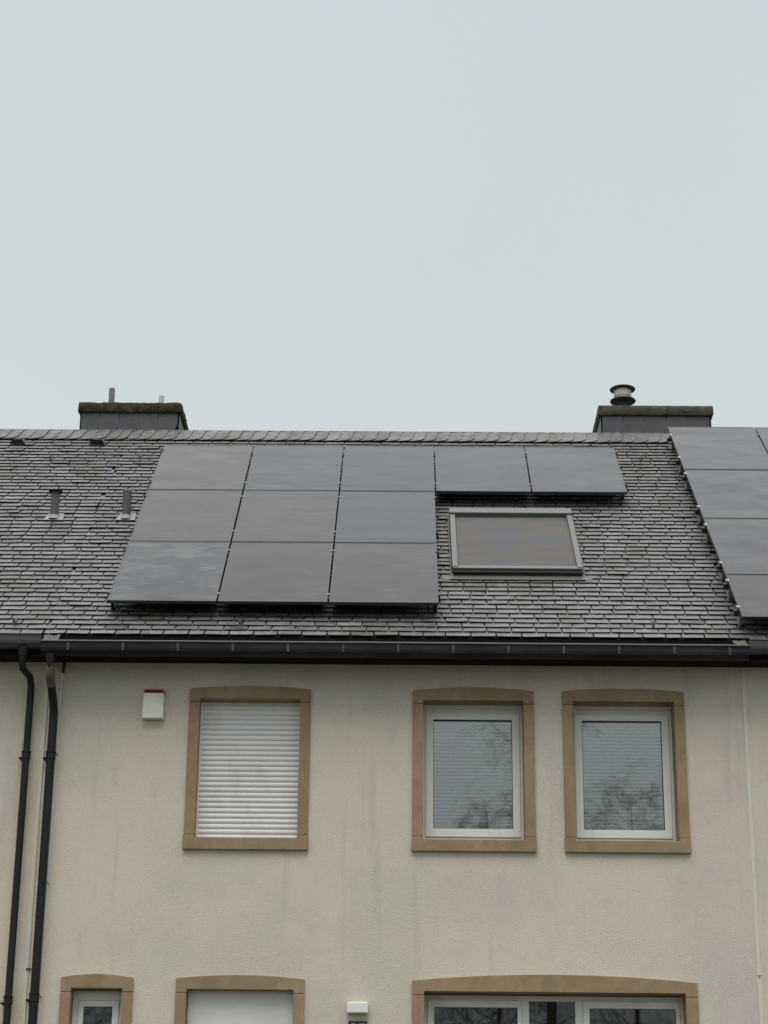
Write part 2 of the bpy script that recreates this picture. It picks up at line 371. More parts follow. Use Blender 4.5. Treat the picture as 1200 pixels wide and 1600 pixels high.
# ---- slates
EXPO = .1215; WID = .245
def slate_roof(parent, xa, xb, seed):
    rnd = random.Random(seed); m = MB()
    m.hexa([rp(xa, S_EAVE+.02, HS-.085), rp(xb, S_EAVE+.02, HS-.085), rp(xb, S_RIDGE, HS-.085), rp(xa, S_RIDGE, HS-.085),
            rp(xa, S_EAVE+.02, HS-.048), rp(xb, S_EAVE+.02, HS-.048), rp(xb, S_RIDGE, HS-.048), rp(xa, S_RIDGE, HS-.048)], 1)
    # back slope, one plain slab
    def bp(x, s, h): v = rp(x, s, h); return Vector((v.x, 2*RIDGE.y-v.y, v.z))
    m.hexa([bp(xb, S_EAVE, HS-.085), bp(xa, S_EAVE, HS-.085), bp(xa, S_RIDGE, HS-.085), bp(xb, S_RIDGE, HS-.085),
            bp(xb, S_EAVE, HS), bp(xa, S_EAVE, HS), bp(xa, S_RIDGE, HS), bp(xb, S_RIDGE, HS)], 0)
    k = 0; s = S_EAVE
    while s < S_RIDGE-.12:
        x = xa-WID*((k*.41+rnd.random()*.18) % 1.0)
        wob = [rnd.uniform(-.0016, .0016) for _ in range(90)]
        i = 0
        while x < xb:
            wd = WID*rnd.uniform(.93, 1.07)
            if rnd.random() < .03: wd *= .62
            x0, x1 = max(x+.0068, xa), min(x+wd-.0068, xb)
            if x1-x0 > .03:
                j0, j1 = wob[i % 90], wob[(i+1) % 90]
                drop = rnd.uniform(-.0014, .0014)
                lift = rnd.uniform(0, .0025)+(.006 if rnd.random() < .03 else 0); tw = rnd.uniform(-.002, .002)
                t = 0.012; top = min(s+EXPO*1.9, S_RIDGE)
                c = rnd.uniform(.004, .016)                      # chipped lower corner
                tone = min(1, max(0, rnd.gauss(.55, .18)))
                if rnd.random() < .015: tone = rnd.uniform(.8, .95)
                if rnd.random() < .05: tone = rnd.uniform(0, .15)
                a0 = HS+lift+tw; a1 = HS+lift-tw
                lo = [(x0, s+j0+drop+(c if rnd.random() < .3 else 0), a0), (x0+.012, s+j0+drop, a0), (x1-c, s+j1+drop, a1), (x1, s+j1+drop+c*.8, a1), (x1, top, HS-.030), (x0, top, HS-.030)]
                m.poly([rp(p, q, r) for p, q, r in lo]+[rp(p, q, r-t) for p, q, r in lo],
                       [(0,1,2,3,4,5)], 0, tone)
                b_ = len(m.v)-12
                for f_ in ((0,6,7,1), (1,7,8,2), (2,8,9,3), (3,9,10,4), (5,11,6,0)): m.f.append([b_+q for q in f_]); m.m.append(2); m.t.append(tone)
            x += wd; i += 1
        s += EXPO; k += 1
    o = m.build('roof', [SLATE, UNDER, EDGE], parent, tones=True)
    return o
def ridge(parent, roof, xa, xb, seed):
    rnd = random.Random(seed); m = MB(); st = .1625; x = xa
    while x < xb-.02:
        x1 = min(x+st+rnd.uniform(-.008, .008), xb+.0)
        tone = min(1, max(0, rnd.gauss(.14, .09)))
        low = 5.765+rnd.uniform(-.006, .006); up = 6.115
        pts = [(x-.07, up, .006), (x-.07, low, .006), (x1-.10, low, .016)]
        for q in range(1, 7):
            a = q/6*math.pi/2
            pts.append((x1-.10+.095*math.sin(a), low+.13*(1-math.cos(a)), .018+.004*q/6))
        pts.append((x1+.02, up, .024))
        n_ = len(pts)
        rise = rnd.uniform(0, .006)
        P = [rp(max(px, xa-.0), q, HS+r+rise) for px, q, r in pts]; Q = [rp(max(px, xa), q, HS+r-.009+rise) for px, q, r in pts]
        m.poly(P+Q, [tuple(range(n_))]+[(i, i+n_, (i+1)%n_+n_, (i+1)%n_) for i in range(n_)], 0, tone)
        x = x1
    # far side capping
    b = lambda x, s, h: Vector((x, 2*RIDGE.y-rp(x, s, h).y, rp(x, s, h).z))
    m.hexa([b(xb, 5.8, HS), b(xa, 5.8, HS), b(xa, 6.15, HS), b(xb, 6.15, HS), b(xb, 5.8, HS+.012), b(xa, 5.8, HS+.012), b(xa, 6.15, HS+.012), b(xb, 6.15, HS+.012)], 0, .4)
    m.build('ridge_capping', SLATE, roof, tones=True)
for h, a, b, sd_ in ((H_LEFT, ENDL, XL, 3), (H_MID, XL, XR, 11), (H_RIGHT, XR, ENDR, 5)):
    r_ = slate_roof(h, a, b, sd_); ridge(h, r_, a, b, sd_+40)

# ---- gutters
def gutter(parent, x0, x1, dz, mt, straps, bead=BEAD, endl=True, endr=True):
    prof = [(-.335,7.262), (-.335,7.165), (-.350,7.142), (-.425,7.140), (-.462,7.172), (-.470,7.200), (-.474,7.262)]
    inn = [(y+(.004 if y < -.4 else -.004), z+.004) for y, z in prof][::-1]
    m = MB(); lp = [(y, z+dz) for y, z in prof+inn]
    m.prism([(x0, y, z) for y, z in lp], (x1-x0, 0, 0))
    for xx, on in ((x0-.003, endl), (x1, endr)):
        if on: m.prism([(xx, y, z+dz) for y, z in prof], (.003, 0, 0))
    o = m.build('gutter', mt, parent)
    b = MB(); b.tube([(x0-.002, -.478, 7.266+dz), ((x0+x1)/2, -.478, 7.266+dz+.003), (x1+.002, -.478, 7.266+dz)], .0095, 10); b.build('gutter_bead', bead, o, smooth=True)
    for x in straps:
        s_ = MB(); s_.box(x-.012, x+.012, -.4775, -.4745, 7.202+dz, 7.254+dz); s_.box(x-.012, x+.012, -.474, -.29, 7.268+dz, 7.272+dz)
        s_.box(x-.011, x+.011, -.4735, -.4695, 7.175+dz, 7.2015+dz)
        s_.build('gutter_strap', STRAP, o)
    return o
gutter(H_MID, XL+.005, XR-.01, 0, ZINC, [-3.42+.556*i for i in range(13)])
gutter(H_LEFT, ENDL, XL-.008, .072, ZINCL, [-3.92, -4.5, -5.1, -5.7])
gutter(H_RIGHT, XR+.002, ENDR, .066, ZINCL, [4.0, 4.6, 5.2])
# crumpled flashings where the gutters meet
def crumple(parent, x0, x1, y0, y1, z, mt, seed):
    m = MB(); n_ = 8; rnd = random.Random(seed)
    P = [(x0+(x1-x0)*i/n_, y0+(y1-y0)*j/n_, z+.09*(j/n_)+rnd.uniform(-.012, .012)) for j in range(n_+1) for i in range(n_+1)]
    m.poly(P+[(x, y, q-.003) for x, y, q in P], [(j*9+i, j*9+i+1, j*9+i+10, j*9+i+9) for j in range(n_) for i in range(n_)]+[(81+j*9+i+9, 81+j*9+i+10, 81+j*9+i+1, 81+j*9+i) for j in range(n_) for i in range(n_)])
    m.build('flashing', mt, parent)
crumple(H_MID, XL+.01, XL+.17, -.44, -.32, 7.28, LEADD, 1)
crumple(H_MID, XR-.15, XR-.015, -.47, -.32, 7.275, LEADD, 2)

# ---- downpipes
def downpipe(parent, x, xg, zg, zb, r, col_z, seams, sleeve, dz=0):
    m = MB()
    m.tube([(xg, -.40, zg+dz), (xg, -.40, zg-.09+dz)], [.058, .044], 16)
    m.tube([(xg, -.40, zg-.085+dz), (xg, -.395, zg-.16+dz), (xg+(x-xg)*.15, -.36, zg-.215+dz), (x-(x-xg)*.2, -.13, zb+.05), (x, -.085, zb-.03), (x, -.08, zb-.10), (x, -.08, 1.7)], r, 16)
    o = m.build('downpipe', PIPE, parent, smooth=True)
    for z in col_z:
        c = MB(); c.tube([(x, -.08, z+.020), (x, -.08, z-.045)], r+.008, 16); c.tube([(x, -.08, z+.035), (x, -.08, z+.022)], r+.013, 16)
        c.tube([(x-r-.002, -.075, z-.03), (x-r-.035, -.06, z-.03)], .012, 8); c.box(x-r-.03, x-r-.012, -.06, .0, z-.042, z-.018)
        c.build('pipe_collar', PIPE, o, smooth=True)
    for z in seams:
        c = MB(); c.tube([(x, -.08, z+.01), (x, -.08, z-.01)], r+.0025, 16); c.build('pipe_seam', ZINC, o, smooth=True)
    if sleeve:
        c = MB(); c.tube([(xg, -.3945, zg-.10), (xg, -.393, zg-.16), (xg+(x-xg)*.15, -.358, zg-.217), (xg+(x-xg)*.3, -.285, zg-.30)], r+.003, 16)
        c.build('pipe_sleeve', COPPER, o, smooth=True)
downpipe(H_LEFT, -3.838, -3.885, 7.215, 6.93, .036, [6.18, 3.76], [5.58, 4.55], False, 0)
downpipe(H_MID, -3.588, -3.60, 7.145, 6.66, .042, [6.18, 3.79], [5.60, 4.58], True)

# pale conduit and thin earth wire on the wall
t = empty('conduit', (-3.544, -.02, 1.8), 'thin pale vertical conduit with a black upper end beside the right downpipe', 'cable')
m = MB(); m.tube([(-3.528, -.05, 7.06), (-3.538, -.035, 7.0), (-3.546, -.016, 6.72), (-3.548, -.014, 6.2), (-3.544, -.014, 1.8)], .0125, 10); m.build('pale_tube', PALE, t, smooth=True)
m = MB(); m.tube([(-3.512, -.06, 7.168), (-3.529, -.048, 7.045)], .017, 10); m.build('black_sleeve', BLACK, t, smooth=True)
for z in (6.2, 4.9, 3.8):
    m = MB(); m.box(-3.562, -3.528, -.028, .001, z-.008, z+.008); m.build('clip', ALU, t)
def joint(parent, x, zt, zb, gap_z=None):
    m = MB()
    for a, b, d in ((x-.016, x-.007, -.011), (x+.007, x+.016, -.011), (x-.007, x+.007, -.001)):
        for z0, z1 in (((zb, zt),) if gap_z is None else ((zb, gap_z-.02), (gap_z+.02, zt))):
            m.box(a, b, d, .002, z0, z1)
    m.build('render_joint', JOINTM, parent)
joint(H_MID, XL+.012, 7.165, 1.7); joint(H_MID, XR+.0, 7.165, 1.7, 4.05)
t = empty('wire', (-3.665, -.012, 1.8), 'fine grey wire with a small clip running down between the two downpipes', 'cable')
m = MB(); m.tube([(-3.672, -.012, 6.9), (-3.678, -.012, 5.2), (-3.674, -.012, 1.8)], .0022, 6); m.build('strand', LEAD, t)
m = MB(); m.box(-3.70, -3.65, -.018, -.0, 4.06, 4.071); m.build('clip', ZINC, t)

# ---- windows
def stone(parent, key, sill=True):
    a, b, c, d = OUT[key]; jw = .106 if key not in 'SG' else .103
    if key == 'G': jw = .117
    lb = d-.103; jt = d-.137; rise = .034 if key in 'ABCS' else (.036 if key == 'D' else .066)
    yb_ = .245 if key in 'BCG' else .185
    m = MB(); n_ = 14
    top = [(a+(b-a)*i/n_, -.03, d+rise*4*(i/n_)*(1-i/n_)) for i in range(n_+1)]
    loop = [(a, -.03, jt+.0025), (a+jw, -.03, jt+.0025), (a+jw, -.03, lb), (b-jw, -.03, lb), (b-jw, -.03, jt+.0025), (b, -.03, jt+.0025)]+top[::-1]
    m.prism(loop, (0, .03+yb_, 0)); m.build('lintel', STONE, parent, bevel=.004)
    zb = c+.15 if sill else 1.6
    for x0, x1 in ((a, a+jw), (b-jw, b)):
        m = MB(); m.box(x0, x1, -.03, yb_, zb+.0025, jt-.0025); m.build('jamb', STONE, parent, bevel=.004)
    if sill:
        m = MB(); m.prism([(a-.006, -.042, c), (b+.006, -.042, c), (b+.006, -.042, c+.15-.0025), (b-jw, -.042, c+.15-.0025), (b-jw, -.042, c+.118), (a+jw, -.042, c+.118), (a+jw, -.042, c+.15-.0025), (a-.006, -.042, c+.15-.0025)], (0, .042+yb_, 0))
        m.build('sill', STONE, parent, bevel=.004)
    return a+jw, b-jw, lb
def ring(m, x0, x1, z0, z1, wl, wr, wb, wt, y0, y1):
    """mitred rectangular frame, one closed piece"""
    o = [(x0,z0), (x1,z0), (x1,z1), (x0,z1)]; n_ = [(x0+wl,z0+wb), (x1-wr,z0+wb), (x1-wr,z1-wt), (x0+wl,z1-wt)]
    P = [(x,y0,z) for x,z in o+n_]+[(x,y1,z) for x,z in o+n_]; fs = []
    for k in range(4):
        q = (k+1)%4
        fs += [(k,q,4+q,4+k), (8+q,8+k,12+k,12+q), (q,k,8+k,8+q), (4+k,4+q,12+q,12+k)]
    m.poly(P, fs)
def slat_sheet(x0, x1, z0, z1, pitch, y, bulge, groove=.003):
    m = MB(); n_ = int((z1-z0)/pitch); prof = []
    for i in range(n_+1):
        zb = z0+i*pitch
        for q in range(6):
            k = q/5
            prof.append((y-bulge*math.sin(math.pi*min(1, k*1.08))**.7 if k < .92 else y+groove, min(zb+k*pitch*.98, z1)))
    m.sweep(prof, x0, x1); m.poly([(x0, y+.02, z0), (x1, y+.02, z0), (x1, y+.02, z1), (x0, y+.02, z1)], [(3,2,1,0)])
    return m
def slats_open(x0, x1, z0, z1, pitch, y, bulge):
    """venetian slats, nearly closed: curved strips with an open slit between"""
    m = MB(); k = 0; z = z0
    while z < z1:
        cols = []
        for q in range(5):
            t = q/4; cols.append((y-bulge*math.sin(math.pi*t)+.008*t, z+t*pitch*.80))
        n = len(cols); P = [(x0, yy, zz) for yy, zz in cols]+[(x1, yy, zz) for yy, zz in cols]
        P += [(x0, yy+.0012, zz) for yy, zz in cols]+[(x1, yy+.0012, zz) for yy, zz in cols]
        m.poly(P, [(a, n+a, n+a+1, a+1) for a in range(n-1)]+[(2*n+a+1, 3*n+a+1, 3*n+a, 2*n+a) for a in range(n-1)])
        z += pitch
    return m
def casement(key):
    x0, x1, c, d = OUT[key]
    f = MB(); win_holder = None
    a = x0+.106; b = x1-.106; lb = d-.103
    # outer frame is the part itself
    ring(f, a-.02, b+.02, c+.10, lb-.012, .055, .055, .085, .09, .225, .29)
    o = f.build('window', UPVC, H_MID, bevel=.003)
    stone(o, key)
    s = MB(); ring(s, a+.028, b-.028, c+.188, lb-.077, .078, .078, .085, .066, .210, .27)
    s.build('sash', UPVC, o, bevel=.006)
    m = MB(); ring(m, a+.101, b-.101, c+.268, lb-.138, .009, .009, .008, .012, .218, .25); m.build('seal', SEAL, o)
    m = MB(); m.box(a+.108, b-.108, .240, .246, c+.274, lb-.147); m.build('pane', GLASS, o)
    m = MB(); m.box(a+.002, b-.002, .16, .223, lb-.030, lb-.002); m.build('shutter_slot', mat_slot, o)
    m = slats_open(a+.05, b-.05, c+.2, lb-.1, .0375, .275, .010); m.build('blind', BLIND, o, smooth=False)
mat_slot = UPVC
casement('B'); casement('C')
# shuttered window
x0, x1, c, d = OUT['A']; a = x0+.106; b = x1-.106; lb = d-.103
f = MB(); ring(f, a-.02, b+.02, c+.10, lb-.012, .055, .055, .085, .09, .175, .235)
WA = f.build('window', UPVC, H_MID, bevel=.003); stone(WA, 'A')
m = slat_sheet(a+.018, b-.006, c+.125, lb-.004, .0535, .118, .011); m.build('roller_shutter', SHUT, WA, smooth=True)
for q0, q1, qy in ((a+.001, a+.018, .095), (b-.006, b-.001, .105)):
    m = MB(); m.box(q0, q1, qy, .16, c+.121, lb-.002); m.build('shutter_guide', UPVC, WA)
m = MB(); m.box(a+.019, b-.007, .102, .128, c+.119, c+.135); m.build('shutter_rail', UPVC, WA)
# small ground window
x0, x1, c, d = OUT['S']; a = x0+.103; b = x1-.103; lb = d-.103
f = MB(); ring(f, a-.02, b+.02, c+.10, lb-.006, .07, .06, .08, .09, .15, .235)
o = f.build('window', UPVC, H_MID, bevel=.003); stone(o, 'S')
s = MB(); ring(s, a+.052, b-.042, c+.178, lb-.098, .055, .066, .07, .06, .138, .215); s.build('sash', UPVC, o, bevel=.006)
m = MB(); m.box(a+.1, b-.1, .178, .184, c+.24, lb-.15); m.build('pane', GLASSD, o)
# door
x0, x1, c, d = OUT['D']; a = x0+.106; b = x1-.106; lb = d-.103
m = MB(); m.box(a+.004, b-.004, .10, .15, 1.82, lb+.002)
o = m.build('door', DOORM, H_MID, bevel=.003)
stone(o, 'D', sill=False)
m = MB(); m.tube([(b-.12, .10, 2.75), (b-.12, .10, 3.05)], .014, 10); m.tube([(b-.12, .10, 2.78), (b-.12, .141, 2.78)], .01, 8); m.tube([(b-.12, .10, 3.02), (b-.12, .141, 3.02)], .01, 8); m.build('handle', STEEL, o, smooth=True)
# wide ground window, three lights
x0, x1, c, d = OUT['G']; a = x0+.117; b = x1-.117; lb = d-.103
f = MB(); ring(f, a-.02, b+.02, c+.10, lb-.008, .055, .055, .08, .052, .205, .275)
for xx in (1.185, 1.712): f.box(xx-.038, xx+.038, .2055, .275, c+.18, lb-.06)
o = f.build('window', UPVC, H_MID, bevel=.003); stone(o, 'G')
for xa, xb, ps, tp in ((a+.035, 1.147, .063, .07), (1.75, b-.035, .063, .07)):
    s = MB(); ring(s, xa, xb, c+.175, lb-.055, ps, ps*.6, .08, tp, .188, .255); s.build('sash', UPVC, o, bevel=.006)
    m = MB(); m.box(xa+ps, xb-ps*.6, .218, .224, c+.25, lb-.12); m.build('pane', GLASSD, o)
m = MB(); m.box(1.223, 1.674, .235, .241, c+.18, lb-.06); m.build('pane', GLASSD, o)

# ---- roof window with its outside shutter
h0 = HS
def rbox(m, x0, x1, s0, s1, h0, h1, mi=0): m.hexa([rp(x0,s0,h0), rp(x1,s0,h0), rp(x1,s1,h0), rp(x0,s1,h0), rp(x0,s0,h1), rp(x1,s0,h1), rp(x1,s1,h1), rp(x0,s1,h1)], mi)
m = MB(); x0, x1, s0, s1 = .495, 1.925, 1.09, 2.95
rbox(m, x0, x0+.062, s0+.02, s1-.20, HS-.01, -.035); rbox(m, x1-.062, x1, s0+.02, s1-.20, HS-.01, -.035); rbox(m, x0+.004, x1-.004, s0, s0+.075, HS-.01, -.045)
o = m.build('roof_window', SKYG, H_MID, bevel=.006)
m = MB(); m.hexa([rp(x0-.006,s1-.195,HS), rp(x1+.006,s1-.195,HS), rp(x1+.006,s1,HS), rp(x0-.006,s1,HS), rp(x0-.006,s1-.195,-.012), rp(x1+.006,s1-.195,-.012), rp(x1+.006,s1-.03,-.012), rp(x0-.006,s1-.03,-.012)])
m.build('shutter_box', SKYG, o, bevel=.012)
m = MB(); n_ = 46; pts = []
for i in range(n_+1):
    s_ = s0+.075+(s1-.195-s0-.075)*i/n_
    pts += [(s_, -.079), (s_+.009, -.070), (s_+.027, -.069), (s_+.032, -.079)]
pts = [p for p in pts if p[0] < s1-.19]
m.poly([rp(x0+.062, s_, h_) for s_, h_ in pts]+[rp(x1-.062, s_, h_) for s_, h_ in pts], [(i, i+len(pts), i+1+len(pts), i+1) for i in range(len(pts)-1)])
rbox(m, x0+.062, x1-.062, s0+.075, s1-.195, HS, -.082)
m.build('shutter', SKYS, o)
m = MB(); rbox(m, x0+.01, x1-.01, s0-.045, s0, HS, -.075); m.build('bottom_seal', BLACK, o)
m = MB()
m.hexa([rp(x0-.02, s0-.13, HS+.008), rp(x1+.02, s0-.13, HS+.008), rp(x1+.02, s0, HS+.012), rp(x0-.02, s0, HS+.012), rp(x0-.02, s0-.13, HS+.012), rp(x1+.02, s0-.13, HS+.012), rp(x1+.02, s0, HS+.03), rp(x0-.02, s0, HS+.03)])
rbox(m, x0-.022, x0-.006, s0, s1, HS+.004, HS+.03); rbox(m, x1+.006, x1+.022, s0, s1, HS+.004, HS+.03)
m.build('flashing', LEADD, o)
for xx in (x0-.11, x1-.02):
    m = MB(); rbox(m, xx, xx+.11, s0-.125, s0-.10, HS+.014, HS+.019); m.build('flashing_tongue', LEAD, o)

# ---- vents, hooks on the slates
def soil_pipe(parent, x, s, cap):
    b = rp(x, s, HS); m = MB(); hgt = .335
    m.tube([(x, b.y, b.z-.03), (x, b.y, b.z+hgt)], .050, 18)
    o = m.build('vent_pipe', VENTP, parent, smooth=True)
    m = MB(); m.hexa([rp(x-.115, s-.075, HS+.004), rp(x+.115, s-.075, HS+.004), rp(x+.10, s+.14, HS+.004), rp(x-.08, s+.14, HS+.004), rp(x-.115, s-.075, HS+.012), rp(x+.115, s-.075, HS+.012), rp(x+.10, s+.14, HS+.012), rp(x-.08, s+.14, HS+.012)])
    m.tube([(x, b.y, b.z-.02), (x, b.y, b.z+.035)], [.075, .054], 18)
    m.build('flashing', LEAD, o, smooth=True)
    m = MB()
    if cap:
        m.tube([(x, b.y, b.z+hgt-.004), (x, b.y, b.z+hgt+.006), (x, b.y, b.z+hgt+.028)], [.082, .085, .03], 18)
        for q in range(10):
            an = q*.6283; m.tube([(x+.062*math.cos(an), b.y+.062*math.sin(an), b.z+hgt-.028), (x+.07*math.cos(an), b.y+.07*math.sin(an), b.z+hgt)], .007, 6)
        m.build('vent_cap', BLACK, o)
    else:
        m.tube([(x, b.y, b.z+hgt-.002), (x, b.y, b.z+hgt+.02)], [.055, .04], 18); m.build('vent_cap', VENTP, o, smooth=True)
soil_pipe(H_LEFT, -4.165, 2.80, True); soil_pipe(H_MID, -3.315, 2.81, False)
def ridge_vent(parent, x, s):
    # low triangular hood over a black opening, one slate folded up on the right
    m = MB(); A_ = rp(x-.10, s-.06, HS+.012); B_ = rp(x+.10, s-.06, HS+.012); C_ = rp(x+.065, s-.03, HS+.068); D_ = rp(x-.055, s-.03, HS+.068); E_ = rp(x-.06, s+.17, HS+.006); G_ = rp(x+.07, s+.17, HS+.006)
    m.poly([A_, B_, C_, D_, E_, G_], [(D_ is None) or (3,2,5,4)], 0, .3) if False else m.poly([A_, B_, C_, D_, E_, G_], [(3,2,5,4), (0,3,4), (2,1,5)], 0, .3)
    m.poly([rp(x-.10, s-.045, HS+.010), rp(x+.10, s-.045, HS+.010), rp(x+.064, s-.028, HS+.066), rp(x-.054, s-.028, HS+.066)], [(0,1,2,3)], 1)
    m.tube([rp(x+.115, s-.075, HS+.012), rp(x+.055, s-.022, HS+.08)], .008, 6, 2)
    m.build('roof_vent', [SLATE, UNDER, ZINCL], parent, tones=True)
ridge_vent(H_LEFT, -5.12, 5.60); ridge_vent(H_LEFT, -4.07, 5.60)
def roof_hook(parent, x, s):
    m = MB(); m.tube([rp(x, s+.12, HS+.012), rp(x, s, HS+.016), rp(x, s-.06, HS+.03), rp(x, s-.08, HS+.07), rp(x, s-.06, HS+.085)], .008, 6)
    m.box(*(lambda v: (v.x-.011, v.x+.011, v.y-.004, v.y+.004, v.z-.03, v.z+.03))(rp(x, s-.07, HS+.045)))
    m.build('roof_hook', ZINCL, parent)
for p, x, s in ((H_LEFT, -4.565, 4.95), (H_MID, -3.431, 5.0), (H_MID, -1.716, -.29), (H_LEFT, -4.04, -.29), (H_MID, 2.982, 5.05), (H_MID, 2.532, -.26)): roof_hook(p, x, s)

# ---- chimneys
def rough_box(m, x0, x1, y0, y1, z0, z1, amp, seed, step=.035):
    bm = bmesh.new()
    nx, ny, nz_ = [max(2, int((q)/step)) for q in (x1-x0, y1-y0, z1-z0)]
    cache = {}
    def V(i, j, k):
        if (i, j, k) not in cache:
            p = Vector((x0+(x1-x0)*i/nx, y0+(y1-y0)*j/ny, z0+(z1-z0)*k/nz_))
            n1 = noise.noise_vector(p*9+Vector((seed,0,0)))*amp+noise.noise_vector(p*24+Vector((0,seed,0)))*amp*.6
            # worn corners
            cx = min(i, nx-i); cz = min(k, nz_-k); cy = min(j, ny-j)
            if (cx == 0)+(cz == 0)+(cy == 0) >= 2:
                c = Vector(((x0+x1)/2, (y0+y1)/2, (z0+z1)/2)); d = c-p
                p = p+Vector((math.copysign(.010, d.x) if cx == 0 else 0, math.copysign(.010, d.y) if cy == 0 else 0, math.copysign(.012, d.z) if cz == 0 else 0))
            m.v.append(tuple(p+n1)); cache[(i,j,k)] = len(m.v)-1
        return cache[(i,j,k)]
    def q(a, b, c, d): m.f.append([a,b,c,d]); m.m.append(0); m.t.append(.5)
    for i in range(nx):
        for k in range(nz_):
            q(V(i,0,k), V(i+1,0,k), V(i+1,0,k+1), V(i,0,k+1)); q(V(i,ny,k+1), V(i+1,ny,k+1), V(i+1,ny,k), V(i,ny,k))
        for j in range(ny):
            q(V(i,j,nz_), V(i+1,j,nz_), V(i+1,j+1,nz_), V(i,j+1,nz_)); q(V(i,j+1,0), V(i+1,j+1,0), V(i+1,j,0), V(i,j,0))
    for j in range(ny):
        for k in range(nz_):
            q(V(0,j+1,k), V(0,j,k), V(0,j,k+1), V(0,j+1,k+1)); q(V(nx,j,k), V(nx,j+1,k), V(nx,j+1,k+1), V(nx,j,k+1))
    bm.free()
def chimney(parent, x0, x1, cap, amp, seed, zt=12.185, dep=.95):
    y0 = RIDGE.y+.10; rnd = random.Random(seed); bx0, bx1 = x0+.055, x1-.055
    m = MB(); m.box(bx0, bx1, y0+.065, y0+dep-.06, 11.0, zt-.14, 1)
    # hung slates on the front and on both cheeks, lower course then upper course
    for z0, z1, pr in ((11.60, 11.80, .000), (11.775, 12.05, .012)):
        n_ = 5; wv = (bx1-bx0)/n_
        for i in range(n_):
            a = bx0+i*wv; b = a+wv; k = .035
            lp = [(a+(0 if i == 0 else .006), z1), (a+.002-(0 if i == 0 else k), z0+.04), (a+.01, z0), (b-.05-k*.3, z0), (b-.012-k*.6, z0+.03), (b-.002-(0 if i == n_-1 else k*.4), z0+.10), (b-.006, z1)]
            yy = y0+.055-pr-.004*(i % 2)-rnd.uniform(0, .003)
            m.prism([(p, yy, q) for p, q in lp], (0, .008, 0), 0, rnd.uniform(.3, .7))
        for sx, xx in ((-1, bx0), (1, bx1)):
            for i in range(3):
                a = y0+.06+i*(dep-.12)/3; b = a+(dep-.12)/3-.004
                m.prism([(xx+sx*(.003+pr), a, z0), (xx+sx*(.003+pr), b, z0), (xx+sx*(.003+pr), b, z1), (xx+sx*(.003+pr), a, z1)], (sx*.007, 0, 0))
    o = m.build('chimney', [SLATEC, UNDER], parent)
    c = MB(); rough_box(c, x0, x1, y0, y0+dep, zt-.155, zt, amp, seed); c.build('cap', cap, o, smooth=True)
    return o, y0
o, cy = chimney(H_MID, -4.455, -3.045, MOSS, .011, 3)
m = MB(); m.tube([(-4.027, cy+.16, 12.15), (-4.030, cy+.16, 12.44), (-4.030, cy+.16, 12.445)], [.042, .040, .03], 14); m.build('flue_pipe', CLAY, o, smooth=True)
m = MB(); rough_box(m, -4.13, -3.93, cy+.06, cy+.26, 12.17, 12.215, .012, 8); m.build('mortar_collar', MOSS, o, smooth=True)
m = MB(); m.tube([(-3.35, cy+.16, 12.15), (-3.35, cy+.16, 12.33)], .037, 14); m.build('flue_pipe', STEEL, o, smooth=True)
o, cy = chimney(H_MID, 2.555, 4.105, CONC, .004, 17)
def lathe(m, x, y, prof, mi, seg=28):
    b = len(m.v)
    for r, z in prof:
        for k in range(seg): a = 2*math.pi*k/seg; m.v.append((x+r*math.cos(a), y+r*math.sin(a), z))
    for i in range(len(prof)-1):
        for k in range(seg): m.f.append([b+i*seg+k, b+i*seg+(k+1)%seg, b+(i+1)*seg+(k+1)%seg, b+(i+1)*seg+k]); m.m.append(mi); m.t.append(.5)
m = MB(); X, Y = 2.915, cy+.22
lathe(m, X, Y, [(.001,12.18), (.115,12.18), (.085,12.235), (.072,12.275), (.072,12.31)], 0); m.build('flue_pipe', CONC, o, smooth=True)
m = MB(); lathe(m, X, Y, [(.066,12.30), (.090,12.305), (.172,12.318), (.176,12.326), (.168,12.334), (.112,12.350), (.112,12.352)], 0)
lathe(m, X, Y, [(.100,12.34), (.114,12.345), (.114,12.485), (.100,12.49)], 1)
lathe(m, X, Y, [(.1155,12.372), (.117,12.375), (.117,12.382), (.1155,12.385)], 0)
lathe(m, X, Y, [(.098,12.478), (.170,12.490), (.175,12.498), (.165,12.507), (.06,12.530), (.001,12.535)], 0)
for k in range(6):
    a = k*math.pi/3+.3; m.tube([(X+.122*math.cos(a), Y+.122*math.sin(a), 12.335), (X+.122*math.cos(a), Y+.122*math.sin(a), 12.49)], .006, 6, 1)
m.build('cowl', [CDARK, STEEL], o, smooth=True)

# ------------------------------------------------------------------ solar panels
PW, PH, GAP = 1.134, 1.703, .0195
def panel_proto(pw, ph):
    m = MB(); fw = .012
    m.box(0, pw, 0, fw, -.034, 0); m.box(0, pw, ph-fw, ph, -.034, 0); m.box(0, fw, fw, ph-fw, -.034, -.0003); m.box(pw-fw, pw, fw, ph-fw, -.034, -.0003)
    fr = m.build('frame', ANOD)
    m = MB(); m.box(fw, pw-fw, fw, ph-fw, -.030, -.0022); gl = m.build('glass', PGLASS)
    return fr, gl
FR, GL = panel_proto(PW, PH)
FR2, GL2 = panel_proto(1.722, 1.134)
used = set()
def solar(x, s, h, label, group, pr=(FR, GL)):
    t = empty('solar_panel', rp(x, s, h), label, 'solar panel', group); t.rotation_euler = (TH, 0, 0)
    for src in pr:
        c = src if src not in used else src.copy()
        if src in used: COL.objects.link(c)
        used.add(src); c.parent = t
    return t
XA = -3.124; HA = .035; SA = -.085
G1 = 'solar panels of the L shaped array on the middle roof'
